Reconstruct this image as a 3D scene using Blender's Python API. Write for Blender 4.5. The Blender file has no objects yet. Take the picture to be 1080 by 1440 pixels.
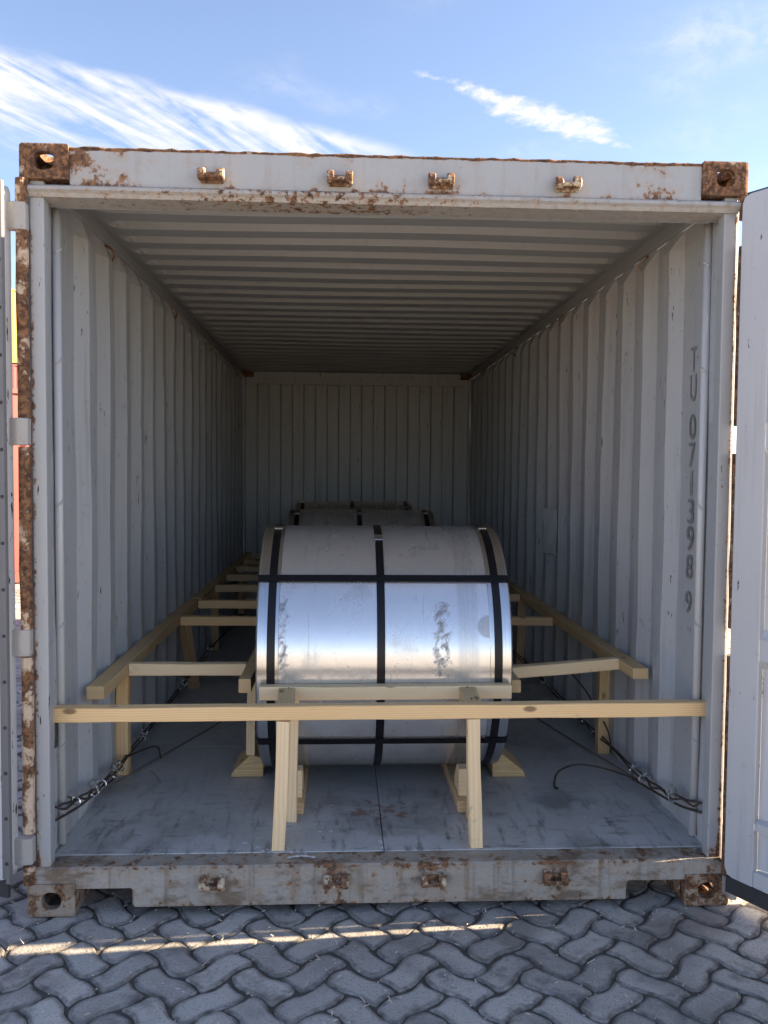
import bpy, bmesh, math, random
import numpy as np
from mathutils import Vector, Matrix, Quaternion
random.seed(7); rng = np.random.default_rng(7)
R = math.radians
scn = bpy.context.scene
COL = scn.collection

# ------------------------------------------------------------------ camera
cam_d = bpy.data.cameras.new('camera')
cam = bpy.data.objects.new('camera', cam_d); COL.objects.link(cam)
scn.camera = cam
cam_d.sensor_fit = 'VERTICAL'; cam_d.sensor_height = 36.0
cam_d.lens = 1202.98 / 1440.0 * 36.0
cam_d.clip_start = 0.05; cam_d.clip_end = 3000
_p, _y, _r = -0.0477282, 0.0500396, 0.00831099
_f = Vector((math.sin(_y)*math.cos(_p), math.cos(_y)*math.cos(_p), math.sin(_p)))
_rt = Vector((math.cos(_y), -math.sin(_y), 0)); _up = _rt.cross(_f)
_rt, _up = _rt*math.cos(_r)+_up*math.sin(_r), -_rt*math.sin(_r)+_up*math.cos(_r)
cam.matrix_world = Matrix(((_rt.x, _up.x, -_f.x, -0.1605), (_rt.y, _up.y, -_f.y, -2.8903),
                           (_rt.z, _up.z, -_f.z, 1.5288), (0, 0, 0, 1)))
scn.render.resolution_x, scn.render.resolution_y = 768, 1024

# ------------------------------------------------------------------ light and exposure
SUN_EL, SUN_AZ = R(22.0), R(4.46)            # azimuth measured from +x towards +y
SUN_DIR = Vector((math.cos(SUN_EL)*math.cos(SUN_AZ), math.cos(SUN_EL)*math.sin(SUN_AZ), math.sin(SUN_EL)))
sun_d = bpy.data.lights.new('sun', 'SUN'); sun = bpy.data.objects.new('sun', sun_d); COL.objects.link(sun)
sun_d.energy = 5.0; sun_d.angle = R(0.5); sun_d.color = (1.0, 0.78, 0.52)
sun.rotation_euler = SUN_DIR.to_track_quat('Z', 'Y').to_euler()
sun.location = (8, 0, 6)
vs = scn.view_settings
vs.view_transform = 'Standard'; vs.look = 'None'; vs.gamma = 1.0; vs.exposure = 2.25
vs.use_curve_mapping = False
scn.cycles.max_bounces = 8; scn.cycles.caustics_reflective = False; scn.cycles.caustics_refractive = False

# ------------------------------------------------------------------ node helpers
class S:
    """a socket with arithmetic"""
    def __init__(s, t, o): s.t, s.o = t, o
    def _m(s, op, *a, clamp=False):
        n = s.t.nodes.new('ShaderNodeMath'); n.operation = op; n.use_clamp = clamp
        for i, v in enumerate((s,)+a):
            if isinstance(v, S): s.t.links.new(v.o, n.inputs[i])
            else: n.inputs[i].default_value = v
        return S(s.t, n.outputs[0])
    def __add__(s, b): return s._m('ADD', b)
    def __radd__(s, b): return s._m('ADD', b)
    def __sub__(s, b): return s._m('SUBTRACT', b)
    def __rsub__(s, b): return (s*-1.0)+b
    def __mul__(s, b): return s._m('MULTIPLY', b)
    def __rmul__(s, b): return s._m('MULTIPLY', b)
    def __truediv__(s, b): return s._m('DIVIDE', b)
    def pow(s, b): return s._m('POWER', b)
    def abs(s): return s._m('ABSOLUTE')
    def max(s, b): return s._m('MAXIMUM', b)
    def min(s, b): return s._m('MINIMUM', b)
    def fract(s): return s._m('FRACT')
    def sat(s): return s._m('ADD', 0.0, clamp=True)
    def ss(s, a, b):
        n = s.t.nodes.new('ShaderNodeMapRange'); n.interpolation_type = 'SMOOTHSTEP'
        inv = a > b
        if inv: a, b = b, a
        s.t.links.new(s.o, n.inputs[0]); n.inputs[1].default_value = a; n.inputs[2].default_value = b
        n.inputs[3].default_value = 1.0 if inv else 0.0; n.inputs[4].default_value = 0.0 if inv else 1.0
        return S(s.t, n.outputs[0])

class T:
    """a node tree with shorthands"""
    def __init__(s, tree):
        s.t = tree; tree.nodes.clear()
    def n(s, typ, **k):
        n = s.t.nodes.new(typ)
        for a, v in k.items(): setattr(n, a, v)
        return n
    def link(s, a, b): s.t.links.new(a.o if isinstance(a, S) else a, b)
    def coord(s, which='Object'):
        return s.n('ShaderNodeTexCoord').outputs[which]
    def xyz(s, v):
        n = s.n('ShaderNodeSeparateXYZ'); s.link(v, n.inputs[0])
        return S(s.t, n.outputs[0]), S(s.t, n.outputs[1]), S(s.t, n.outputs[2])
    def vec(s, x, y, z=0.0):
        n = s.n('ShaderNodeCombineXYZ')
        for i, v in enumerate((x, y, z)):
            if isinstance(v, S): s.link(v, n.inputs[i])
            else: n.inputs[i].default_value = v
        return n.outputs[0]
    def scale(s, v, sc, off=(0, 0, 0)):
        n = s.n('ShaderNodeMapping'); s.link(v, n.inputs[0])
        n.inputs[3].default_value = sc; n.inputs[1].default_value = off
        return n.outputs[0]
    def noise(s, v, sc=5, det=4, rough=.55, dist=0.0):
        n = s.n('ShaderNodeTexNoise'); s.link(v, n.inputs['Vector'])
        n.inputs['Scale'].default_value = sc; n.inputs['Detail'].default_value = det
        n.inputs['Roughness'].default_value = rough; n.inputs['Distortion'].default_value = dist
        return S(s.t, n.outputs[0])
    def voro(s, v, sc=5, feat='F1', rnd=1.0):
        n = s.n('ShaderNodeTexVoronoi'); n.feature = feat; s.link(v, n.inputs['Vector'])
        n.inputs['Scale'].default_value = sc; n.inputs['Randomness'].default_value = rnd
        return S(s.t, n.outputs[0])
    def rnd(s):
        return S(s.t, s.n('ShaderNodeObjectInfo').outputs['Random'])
    def mix(s, f, a, b, mode='MIX'):
        n = s.n('ShaderNodeMix'); n.data_type = 'RGBA'; n.blend_type = mode
        def put(v, i):
            if isinstance(v, S): s.link(v, i)
            elif isinstance(v, (tuple, list)): i.default_value = tuple(v)+(1,) if len(v) == 3 else v
            elif isinstance(v, (int, float)): i.default_value = v
            else: s.link(v, i)
        put(f, n.inputs[0]); put(a, n.inputs[6]); put(b, n.inputs[7])
        return n.outputs[2]
    def mulc(s, c, f):
        """colour times scalar"""
        return s.mix(1.0, c, s.vec(f, f, f), 'MULTIPLY')
    def bump(s, h, strength=.3, dist=.002):
        n = s.n('ShaderNodeBump'); s.link(h, n.inputs['Height'])
        n.inputs['Strength'].default_value = strength; n.inputs['Distance'].default_value = dist
        return n.outputs[0]
    def out(s, col, rough=.6, metal=0.0, normal=None, spec=.5, aniso=None, emit=None):
        b = s.n('ShaderNodeBsdfPrincipled'); o = s.n('ShaderNodeOutputMaterial')
        def put(v, i):
            if isinstance(v, S): s.link(v, i)
            elif isinstance(v, tuple): i.default_value = v+(1,) if len(v) == 3 else v
            elif isinstance(v, (int, float)): i.default_value = v
            else: s.link(v, i)
        put(col, b.inputs['Base Color']); put(rough, b.inputs['Roughness']); put(metal, b.inputs['Metallic'])
        b.inputs['Specular IOR Level'].default_value = spec
        if normal is not None: s.link(normal, b.inputs['Normal'])
        if aniso: b.inputs['Anisotropic'].default_value = aniso
        s.link(b.outputs[0], o.inputs[0])
        return b

def material(name):
    m = bpy.data.materials.new(name); m.use_nodes = True
    return m, T(m.node_tree)

# ------------------------------------------------------------------ sky with thin cirrus
world = bpy.data.worlds.new('World'); scn.world = world; world.use_nodes = True
w = T(world.node_tree)
sky = w.n('ShaderNodeTexSky'); sky.sky_type = 'NISHITA'; sky.sun_disc = False
sky.sun_elevation = SUN_EL; sky.sun_rotation = math.pi/2 - SUN_AZ
sky.air_density = .7; sky.dust_density = .45; sky.ozone_density = 1.6; sky.altitude = 50
gx, gy, gz = w.xyz(w.coord('Generated'))
zz = gz.max(0.03)
px, py = gx/zz, gy/zz                                   # a flat cloud sheet overhead
pv = w.vec(px, py, 0.0)
# fibres: noise stretched along one direction of the sheet
fa, fc = .89, .45
u_ = px*fa - py*fc; v_ = px*fc + py*fa
fib = w.noise(w.vec(u_*9.5, v_*1.5, 0.0), 1.0, 3, .6, .6)
fine = w.noise(w.vec(u_*20.0, v_*13.0, 3.0), 1.0, 4, .65, .3)
puff = w.noise(w.vec(px*17.0, py*13.0, 1.0), 1.0, 4, .6)
big = w.noise(pv, 1.6, 2, .5)
warp = (w.noise(pv, 5.0, 3, .6) - .5)
# the broad veil: upper edge runs (-.81,2.10) -> (.28,2.73) and beyond to the left
s1 = (px+.81)*-.50 + (py-2.10)*.866 + warp*.10
t1 = (px+.81)*.866 + (py-2.10)*.50
body1 = s1.ss(-.01, .085)*s1.ss(1.0, .22)*t1.ss(1.40, .9)*t1.ss(-1.5, -.4)
lift = s1.ss(.0, .16)
d1 = body1*((fib*2.3 + fine*.55 - lift*.28 - .82)*1.7).sat()
# the narrow wisp (.17,2.18) -> (.90,2.65)
s2 = ((px-.17)*-.545 + (py-2.18)*.838 + warp*.07).abs()
t2 = (px-.17)*.838 + (py-2.18)*.545
wid = (t2.ss(-.02, .45)*t2.ss(.90, .60))*.085 + .004 + (puff-.5)*.13
d2 = ((wid - s2)/.06).sat()*t2.ss(-.03, .08)*t2.ss(.90, .78)*((puff*1.7+fine*.9)-.72).sat()*1.5
# scraps of the same cirrus over the rest of the sky
d3 = big.ss(.50, .72)*(fine*1.3+fib*.8-.78).sat()*.8
dens = (d1 + d2 + d3).sat()*gz.ss(.03, .12)
tint = w.mix(1.0, sky.outputs[0], (1.10, .95, .88), 'MULTIPLY')     # sky colour warmed in place of a camera white balance
skyv = w.mix(dens*.84, tint, (2.8, 2.75, 2.8))
bg = w.n('ShaderNodeBackground'); w.link(skyv, bg.inputs[0]); bg.inputs[1].default_value = 0.087
wo = w.n('ShaderNodeOutputWorld'); w.link(bg.outputs[0], wo.inputs[0])

# ------------------------------------------------------------------ object helpers
def link(o, parent=None):
    COL.objects.link(o)
    if parent is not None: o.parent = parent
    return o
def tag(o, label=None, cat=None, group=None, kind=None):
    if label: o['label'] = label
    if cat: o['category'] = cat
    if group: o['group'] = group
    if kind: o['kind'] = kind
    return o
def empty(name, loc=(0, 0, 0), rz=0.0):
    o = bpy.data.objects.new(name, None); o.location = loc; o.rotation_euler = (0, 0, rz)
    o.empty_display_size = .1
    return link(o)
def obj(name, bm, m, parent=None, smooth=False, loc=None):
    me = bpy.data.meshes.new(name)
    if isinstance(bm, bmesh.types.BMesh):
        bm.normal_update(); bm.to_mesh(me); bm.free()
    else:
        me.from_pydata(*bm); me.update()
    if smooth: me.shade_smooth()
    me.materials.append(m)
    o = bpy.data.objects.new(name, me)
    if loc is not None: o.location = loc
    return link(o, parent)
def box(bm, a, b, bev=0.0, seg=1):
    a, b = [min(i, j) for i, j in zip(a, b)], [max(i, j) for i, j in zip(a, b)]
    vs_ = [bm.verts.new((x, y, z)) for x in (a[0], b[0]) for y in (a[1], b[1]) for z in (a[2], b[2])]
    f = [(0, 1, 3, 2), (4, 6, 7, 5), (0, 4, 5, 1), (2, 3, 7, 6), (0, 2, 6, 4), (1, 5, 7, 3)]
    fs = [bm.faces.new([vs_[i] for i in q]) for q in f]
    if bev:
        es = list({e for q in fs for e in q.edges})
        bmesh.ops.bevel(bm, geom=es, offset=bev, segments=seg, affect='EDGES', profile=.5)
    return bm
def boxes(*l, bev=0.0, seg=1):
    bm = bmesh.new()
    for a, b in l: box(bm, a, b, bev, seg)
    return bm
def prism(bm, pts, axis, a, b, bev=0.0):
    """polygon in the two other axes (cyclic order) extruded along axis"""
    def mk(p, t):
        return {'x': (t, p[0], p[1]), 'y': (p[0], t, p[1]), 'z': (p[0], p[1], t)}[axis]
    A = [bm.verts.new(mk(p, a)) for p in pts]; B = [bm.verts.new(mk(p, b)) for p in pts]
    n = len(pts); fs = [bm.faces.new(A), bm.faces.new(B[::-1])]
    for i in range(n): fs.append(bm.faces.new((A[i], B[i], B[(i+1) % n], A[(i+1) % n])))
    bmesh.ops.recalc_face_normals(bm, faces=fs)
    if bev:
        es = list({e for q in fs for e in q.edges})
        bmesh.ops.bevel(bm, geom=es, offset=bev, segments=1, affect='EDGES')
    return bm
def tube(bm, pts, r, n=8, caps=True):
    pts = [Vector(p) for p in pts]; rings = []
    up = Vector((.13, .21, .97))
    for i, p in enumerate(pts):
        d = (pts[min(i+1, len(pts)-1)] - pts[max(i-1, 0)]).normalized()
        a = d.cross(up).normalized(); b = d.cross(a)
        rr = r[i] if isinstance(r, (list, tuple)) else r
        rings.append([bm.verts.new(p + (a*math.cos(t)+b*math.sin(t))*rr) for t in [2*math.pi*k/n for k in range(n)]])
    for A, B in zip(rings, rings[1:]):
        for k in range(n): bm.faces.new((A[k], A[(k+1) % n], B[(k+1) % n], B[k]))
    if caps: bm.faces.new(rings[0][::-1]); bm.faces.new(rings[-1])
    return bm
def spline(pts, k=8):
    pts = [Vector(p) for p in pts]; P = [pts[0]]+pts+[pts[-1]]; out = []
    for i in range(1, len(P)-2):
        for j in range(k):
            t = j/k; a, b, c, d = P[i-1], P[i], P[i+1], P[i+2]
            out.append(.5*((2*b)+(c-a)*t+(2*a-5*b+4*c-d)*t*t+(3*b-a-3*c+d)*t**3))
    out.append(pts[-1]); return out

# ------------------------------------------------------------------ materials
def paint(name, base, rust=.0, zbands=(), spots=(), rscale=9.0, rough=.45, dirt=.15, var=.08, dark_rust=.5, chips=0.0, bumps=70, grime=0.0):
    """grey container paint; rust eats it where a noise beats a threshold, sooner inside the bands and round the spots"""
    m, t = material(name)
    co = t.coord(); x, y, z = t.xyz(co)
    n1 = t.noise(co, rscale, 4, .65, .2); n2 = t.noise(co, rscale*3.7, 3, .6)
    low = t.noise(co, 1.3, 2, .5)
    streak = t.noise(t.scale(co, (30, 30, 1.6)), 1.0, 3, .6)
    k = n1*.75 + n2*.25 + (low-.5)*.25
    thr = .80 - rust*.40
    for ax, c, h, wgt in zbands:
        a = {'x': x, 'y': y, 'z': z}[ax]
        k = k + (a-c).abs().ss(h, 0.0)*wgt
    for sx, sy, sz, r, wgt in spots:
        d = t.n('ShaderNodeVectorMath', operation='DISTANCE'); t.link(co, d.inputs[0]); d.inputs[1].default_value = (sx, sy, sz)
        k = k + S(t.t, d.outputs['Value']).ss(r, 0.0)*wgt
    rm = k.ss(thr, thr+.075)
    halo = (k + (streak-.5)*.22).ss(thr-.15, thr+.05)
    col = t.mix(low, tuple(c*(1-var) for c in base), tuple(min(1, c*(1+var)) for c in base))
    col = t.mix((streak.ss(.5, .8))*dirt, col, (.13, .11, .09))
    col = t.mix(t.noise(co, 23, 3, .7).ss(.6, .75)*dirt*.8, col, (.10, .09, .08))
    col = t.mix(halo*.35, col, (.38, .25, .13))
    rcol = t.mix(n2.ss(.38, .62), (.085, .045, .028), (.27, .14, .07))
    if grime: col = t.mix(t.noise(t.scale(co, (5, 5, 11)), 1.0, 4, .7).ss(.47, .66)*grime, col, (.17, .125, .085))
    rcol = t.mix(t.noise(co, 40, 3).ss(.45, .6)*dark_rust, rcol, (.05, .03, .022))
    col = t.mix(rm, col, rcol)
    if chips:
        ch = t.noise(t.scale(co, (60, 60, 11)), 1.0, 4, .7).ss(.72-chips*.12, .74-chips*.12)
        col = t.mix(ch, col, (.05, .035, .03))
    rg = rm*.4 + (n2-.5)*.15 + rough
    h = t.noise(co, bumps, 2)
    t.out(col, rg, normal=t.bump(h, .25 if rust < .5 else .6, .002 if rust < .5 else .006))
    return m

GREY = (.455, .478, .495)
LOCKX = (-.592, -.171, .165, .59)
M = {}
M['header'] = paint('header_paint', (.385, .40, .41), .30,
    [('z', 2.578, .014, .40), ('z', 2.455, .022, .12), ('z', 2.48, .05, .03)],
    [(-.95, .0, 2.47, .20, .16), (-1.05, 0, 2.56, .12, .15), (.86, .0, 2.565, .2, .16), (.93, 0, 2.46, .1, .12), (-.1, 0, 2.43, .5, .06)]
    + [(lx, 0, 2.47, .07, .10) for lx in LOCKX], rscale=16, dirt=.16, rough=.4)
M['lip'] = paint('lip_paint', (.39, .39, .385), .56, [], [(-.25, 0, 2.44, .55, .10)], rscale=38, dirt=.35, dark_rust=.75)
M['sill'] = paint('sill_paint', (.37, .35, .315), .50, [('z', .168, .012, .10), ('z', .03, .035, .08)],
    [(lx, 0, .115, .10, .15) for lx in LOCKX] + [(.0, 0, .13, .55, .04)], rscale=17, dirt=.9, var=.35, grime=.9, dark_rust=.6)
M['casting'] = paint('casting_rust', (.46, .40, .34), 1.12, [], [], rscale=16, dirt=.5, rough=.7, var=.2, dark_rust=.5)
M['casting_low'] = paint('casting_low_paint', (.32, .28, .235), .80, [], [], rscale=22, dirt=.8, rough=.65, var=.3, grime=.8)
M['post'] = paint('post_paint', (.40, .42, .435), .08, [('x', -1.185, .018, .28), ('x', 1.185, .018, .28), ('z', .18, .08, .2)], [], rscale=30, dirt=.12, chips=.4)
M['bar'] = paint('hinge_bar_rust', (.62, .50, .38), .98, [('z', .55, .5, -.05)], [], rscale=13, dirt=.3, rough=.6, dark_rust=.35)
M['inner'] = paint('inner_paint', GREY, 0.0, [('z', .2, .10, .12)], [], rscale=14, dirt=.30, rough=.42, chips=.55)
M['roof'] = paint('roof_paint', (.395, .405, .41), 0.0, [], [], rscale=14, dirt=.12, rough=.45)
M['door'] = paint('door_paint', (.50, .515, .535), .08, [], [], rscale=18, dirt=.22, rough=.4, var=.08, chips=.45)
M['door_worn'] = paint('door_worn_paint', (.56, .57, .57), .25, [], [], rscale=26, dirt=.15, chips=1.0)
M['lug'] = paint('hinge_lug_paint', (.40, .39, .37), .42, [], [], rscale=24, dirt=.3)
M['lock'] = paint('lock_keeper_rust', (.58, .50, .38), .95, [], [], rscale=30, dirt=.3, dark_rust=.3)
M['rod'] = paint('lashing_rod_paint', (.54, .555, .565), .02, [], [], rscale=20, dirt=.1, rough=.35)

m, t = material('rubber_gasket'); co = t.coord()
t.out(t.mix(t.noise(co, 30, 4), (.018, .018, .02), (.05, .05, .052)), .6); M['gasket'] = m
m, t = material('gasket_strip'); co = t.coord()
t.out(t.mix(t.noise(t.scale(co, (20, 20, 3)), 1, 4), (.12, .12, .125), (.19, .19, .195)), .55); M['gasket_strip'] = m

# plywood floor, painted blue grey and scuffed
m, t = material('floor_paint'); co = t.coord(); x, y, z = t.xyz(co)
n1 = t.noise(co, 4, 3, .6); n2 = t.noise(t.scale(co, (26, 5, 5)), 1, 4, .7); n3 = t.noise(co, 45, 3, .7)
n4 = t.noise(t.scale(co, (9, 30, 9)), 1, 5, .7)
col = t.mix(n1, (.42, .43, .43), (.60, .61, .605))
front = y.ss(1.0, .1)
col = t.mix((n2.ss(.50, .72)*.7 + n4.ss(.55, .7)*.6)*(front*.75+.25), col, (.075, .07, .066))
col = t.mix(t.noise(co, 2.3, 4, .65).ss(.48, .70)*.5, col, (.15, .145, .135))
col = t.mix(n3.ss(.62, .72)*.5*front, col, (.58, .62, .66))
rs = ((x+.02).abs().ss(.36, .02)*(y-.45).abs().ss(.22, .02))*.24 + t.noise(co, 17, 4, .65)
col = t.mix(rs.ss(.70, .82)*.7, col, (.20, .09, .045))
stain = ((x-.75).abs().ss(.2, 0.0)*(y-.55).abs().ss(.2, 0.0))*.35 + t.noise(co, 7, 4)
col = t.mix(stain.ss(.66, .85)*.45, col, (.05, .045, .045))
t.out(col, .32 + n1*.28, normal=t.bump(n2, .3, .003)); M['floor'] = m

# white paint flecks, paper, black tape
m, t = material('white_flecks'); t.out((.75, .76, .78), .5); M['white'] = m
m, t = material('paper'); co = t.coord()
t.out(t.mix(t.noise(co, 12, 3), (.70, .74, .75), (.86, .88, .88)), .35); M['paper'] = m
m, t = material('black_tape'); t.out((.06, .06, .065), .35); M['tape'] = m
m, t = material('stencil_ink'); co = t.coord()
t.out(t.mix(t.noise(co, 40, 4).ss(.42, .7)*.45, (.21, .215, .225), (.42, .43, .44)), .5); M['ink'] = m

# pine lumber, grain along local x
def wood(name, light, dark, green=0.0):
    m, t = material(name); co = t.coord(); rn = t.rnd()
    x, y, z = t.xyz(co)
    off = t.vec(x + rn*31.0, y + rn*7.0, z + rn*13.0)
    wob = t.noise(t.scale(off, (2.2, 8, 8)), 1, 3, .5)
    ring = t.n('ShaderNodeTexWave', wave_type='RINGS', rings_direction='X')
    t.link(t.vec(x*.06 + rn*9.0, (y+.03) + (wob-.5)*.03 + rn*.02, (z-.05) + (wob-.5)*.03), ring.inputs[0])
    ring.inputs['Scale'].default_value = 42; ring.inputs['Distortion'].default_value = 1.2
    ring.inputs['Detail'].default_value = 2
    g = S(t.t, ring.outputs[1])
    fibre = t.noise(t.scale(off, (5, 160, 160)), 1, 4, .6)
    patch = t.noise(off, 3.0, 3, .5)
    f = (g*.5 + fibre*.35 + patch*.45 - .25).sat()
    col = t.mix(f, light, dark)
    kn = t.voro(t.scale(off, (4.0, 9, 9)), 1.0)
    knot = kn.ss(.13, .06)
    col = t.mix(knot*.8, col, (.14, .065, .03))
    col = t.mix(t.noise(off, 9, 4, .65).ss(.60, .74)*.45, col, (.28, .24, .20))
    if green: col = t.mix(t.noise(off, 4, 3).ss(.5, .7)*green, col, (.28, .33, .18))
    t.out(col, .62, normal=t.bump(fibre, .3, .002)); return m
M['pine'] = wood('fresh_pine', (.90, .65, .34), (.72, .45, .20))
M['pine_pale'] = wood('pale_pine', (.90, .72, .46), (.78, .56, .30))
M['pine_aged'] = wood('aged_pine', (.78, .57, .30), (.52, .33, .15), .15)
M['pine_brown'] = wood('brown_timber', (.74, .54, .31), (.46, .29, .14))

# galvanised coil wrap: mirror-like sheet with smears, local x = axis
m, t = material('galvanised_wrap'); co = t.coord(); x, y, z = t.xyz(co)
ang = z._m('ARCTAN2', y)                       # 180 deg faces the doors
arc = ang*.53
uv = t.vec(x, arc, 0.0)
runs = t.noise(t.scale(uv, (46, 1.6, 1)), 1, 3, .65)
runs2 = t.noise(t.scale(uv, (120, 2.5, 1)), 1, 3, .5)
blot = t.noise(uv, 5.0, 3, .6); spk = t.noise(uv, 38, 3, .7)
dia = t.noise(t.vec(x*34.0 + arc*22.0, arc*20.0 - x*12.0, 0.0), 1, 4, .7, .5)
# ang jumps at 180 deg, so fold it: height above the axis along the front arc
fr = z/.53
mk = (x+.415).abs().ss(.055, .015)*fr.ss(-.12, 0.0)*fr.ss(.55, .48)
mk = mk + (x-.225).abs().ss(.05, .012)*fr.ss(-.10, .02)*fr.ss(.52, .44)
smear = (mk*.16 + dia).ss(.55, .78)*mk.ss(0.0, .3)
drip = runs.ss(.58, .78)*.35 + ((x-.33).abs().ss(.05, .03)*runs2*.5)
stainp = (((x-.415).abs()/.05).pow(2.0) + ((fr-.31).abs()/.085).pow(2.0)).ss(1.1, .75)
drawn = spk.ss(.62, .70)*((x+.17).abs().ss(.10, .01) + (x-.06).abs().ss(.1, .02))*.6
dirtm = (smear*.85 + drip*.75 + stainp*.5 + drawn*.7 + blot.ss(.55, .75)*.22).sat()
col = t.mix(dirtm, (.80, .81, .82), (.19, .185, .19))
rg = .15 + blot*.10 + runs*.07 + dirtm*.30
hb = t.noise(t.scale(uv, (9, 4, 1)), 1, 3)*1.6
t.out(col, rg, .80, normal=t.bump(hb, .14, .004)); M['steel'] = m
m, t = material('coil_edge_ring'); co = t.coord(); x, y, z = t.xyz(co)
lines = t.noise(t.scale(co, (160, 4, 4)), 1, 4, .6)
t.out(t.mix(lines, (.55, .56, .57), (.85, .85, .85)), .16+lines*.16, 1.0, normal=t.bump(lines, .35, .003)); M['ring'] = m
m, t = material('coil_sheet_edges'); co = t.coord(); x, y, z = t.xyz(co)
rr = (y*y+z*z).pow(.5)
wv = t.noise(t.vec(rr*260.0, 0.0, 0.0), 1, 2)
t.out(t.mix(wv, (.18, .18, .19), (.5, .5, .5)), .38, 1.0); M['coil_edge'] = m
m, t = material('black_strap'); co = t.coord()
t.out(t.mix(t.noise(co, 20, 4), (.004, .004, .006), (.009, .009, .012)), .32, spec=.35, normal=t.bump(t.noise(co, 60, 3), .1, .001)); M['strap'] = m
m, t = material('wire_rope'); co = t.coord()
t.out(t.mix(t.noise(co, 70, 3), (.035, .03, .028), (.13, .10, .085)), .5, .4); M['wire'] = m
m, t = material('bare_wire'); co = t.coord()
t.out(t.mix(t.noise(co, 60, 3), (.20, .16, .13), (.34, .30, .27)), .5, .4); M['wire_pale'] = m
m, t = material('zinc_clip'); t.out((.86, .87, .88), .22, 1.0); M['zinc'] = m
m, t = material('nail_head'); t.out((.10, .10, .10), .45, .8); M['nail'] = m

# stone-grey concrete pavers; the tone differs from block to block
m, t = material('paver'); geo = t.n('ShaderNodeNewGeometry').outputs['Position']
at = t.n('ShaderNodeAttribute', attribute_name='tone')
tone = (S(t.t, at.outputs['Fac']) + t.rnd()).fract()
n1 = t.noise(geo, 16, 4, .65); n2 = t.noise(geo, 120, 3, .7); n3 = t.noise(geo, 3.1, 3, .5)
off = t.noise(t.scale(geo, (30, 30, 1), (3, 1, 0)), 1, 5, .7)
col = t.mix(tone, (.35, .328, .30), (.56, .53, .485))
col = t.mix(n1.ss(.35, .7)*.6, col, (.47, .465, .46))
col = t.mix(n2.ss(.56, .72)*.5, col, (.56, .55, .54))
col = t.mix(n2.ss(.46, .33)*.55, col, (.11, .11, .115))
col = t.mix(off.ss(.66, .74)*.55, col, (.66, .65, .64))
col = t.mix(n3.ss(.42, .72)*.65, col, (.15, .14, .13))
col = t.mix(t.noise(geo, 7.0, 4, .7).ss(.52, .68)*.6, col, (.13, .125, .12))
rim = S(t.t, t.n('ShaderNodeAttribute', attribute_name='rim').outputs['Fac'])
col = t.mix((rim*(t.noise(geo, 26, 3, .6)*1.9-.35)).sat(), col, (.095, .086, .078))
t.out(col, .82, normal=t.bump(n2*.5+n1*.9, .9, .007)); M['paver'] = m
m, t = material('joint_sand'); geo = t.n('ShaderNodeNewGeometry').outputs['Position']
n1 = t.noise(geo, 60, 5, .7); n0 = t.noise(geo, 3, 4, .6)
col = t.mix(n1, (.05, .046, .043), (.135, .12, .105))
col = t.mix(t.noise(geo, 240, 2).ss(.66, .72)*.6, col, (.32, .29, .25))
# beyond the modelled blocks paving continues too small to pick apart
gx_, gy_, gz_ = t.xyz(geo)
far = (gx_.abs().ss(6.4, 7.0) + gy_.ss(-4.0, -4.6) + gy_.ss(9.4, 10.0)).sat()
cell = t.voro(t.vec((gx_+gy_)*.707*9.1, (gx_-gy_)*.707*4.5, 0.0), 1.0, 'DISTANCE_TO_EDGE', .5)
fcol = t.mix(cell.ss(.03, .09), (.13, .12, .11), t.mix(n0, (.50, .43, .33), (.64, .57, .45)))  # paler and yellower than the blocks, for warm bounce light and coil glow
t.out(t.mix(far, col, fcol), .9, normal=t.bump(n1, .6, .006)); M['sand'] = m
m, t = material('straw_bits'); t.out(t.mix(t.noise(t.n('ShaderNodeNewGeometry').outputs['Position'], 8, 2), (.45, .38, .26), (.75, .72, .66)), .7); M['straw'] = m

# ------------------------------------------------------------------ ground with interlocking blocks
G = .103                                         # half a block
gbm = bmesh.new(); bmesh.ops.create_grid(gbm, x_segments=2, y_segments=2, size=600)
ground = obj('ground', gbm, M['sand'], loc=(0, 0, -.007)); tag(ground, kind='structure')
C45 = math.cos(R(45)); ROT = R(43)
AMP = .105
def edge_pts(i, j, d, n):
    """unit grid edge from (i,j) along d: wavy so that neighbours interlock; n points without the end"""
    sgn = 1 if (i if d == 'h' else j) % 2 == 0 else -1
    out = []
    for k in range(n):
        tt = k/n
        wv = min(1.0, math.sin(math.pi*tt)*1.18)
        o = sgn*AMP*wv
        out.append((i+tt, j+o) if d == 'h' else (i-o, j+tt))
    return out
def edge_full(i, j, d, n): return edge_pts(i, j, d, n) + [(i+1, j) if d == 'h' else (i, j+1)]
def outline(i, j, horiz, n):
    P_ = []
    def fwd(a, b, d): P_.extend(edge_full(a, b, d, n)[:-1])
    def back(a, b, d): P_.extend(edge_full(a, b, d, n)[::-1][:-1])
    if horiz:
        fwd(i, j, 'h'); fwd(i+1, j, 'h'); fwd(i+2, j, 'v'); back(i+1, j+1, 'h'); back(i, j+1, 'h'); back(i, j, 'v')
        c = (i+1, j+.5)
    else:
        fwd(i, j, 'h'); fwd(i+1, j, 'v'); fwd(i+1, j+1, 'v'); back(i, j+2, 'h'); back(i, j+1, 'v'); back(i, j, 'v')
        c = (i+.5, j+1)
    return np.array(P_)-np.array(c), np.array(c)
def inset(P_, d):
    a = np.roll(P_, 1, 0); b = np.roll(P_, -1, 0); tn = b-a
    nrm = np.stack([-tn[:, 1], tn[:, 0]], 1); nrm /= np.linalg.norm(nrm, axis=1)[:, None]+1e-9
    return P_ + nrm*d
def smooth_poly(P_, k=1):
    for _ in range(k): P_ = .25*np.roll(P_, 1, 0)+.5*P_+.25*np.roll(P_, -1, 0)
    return P_
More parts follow.
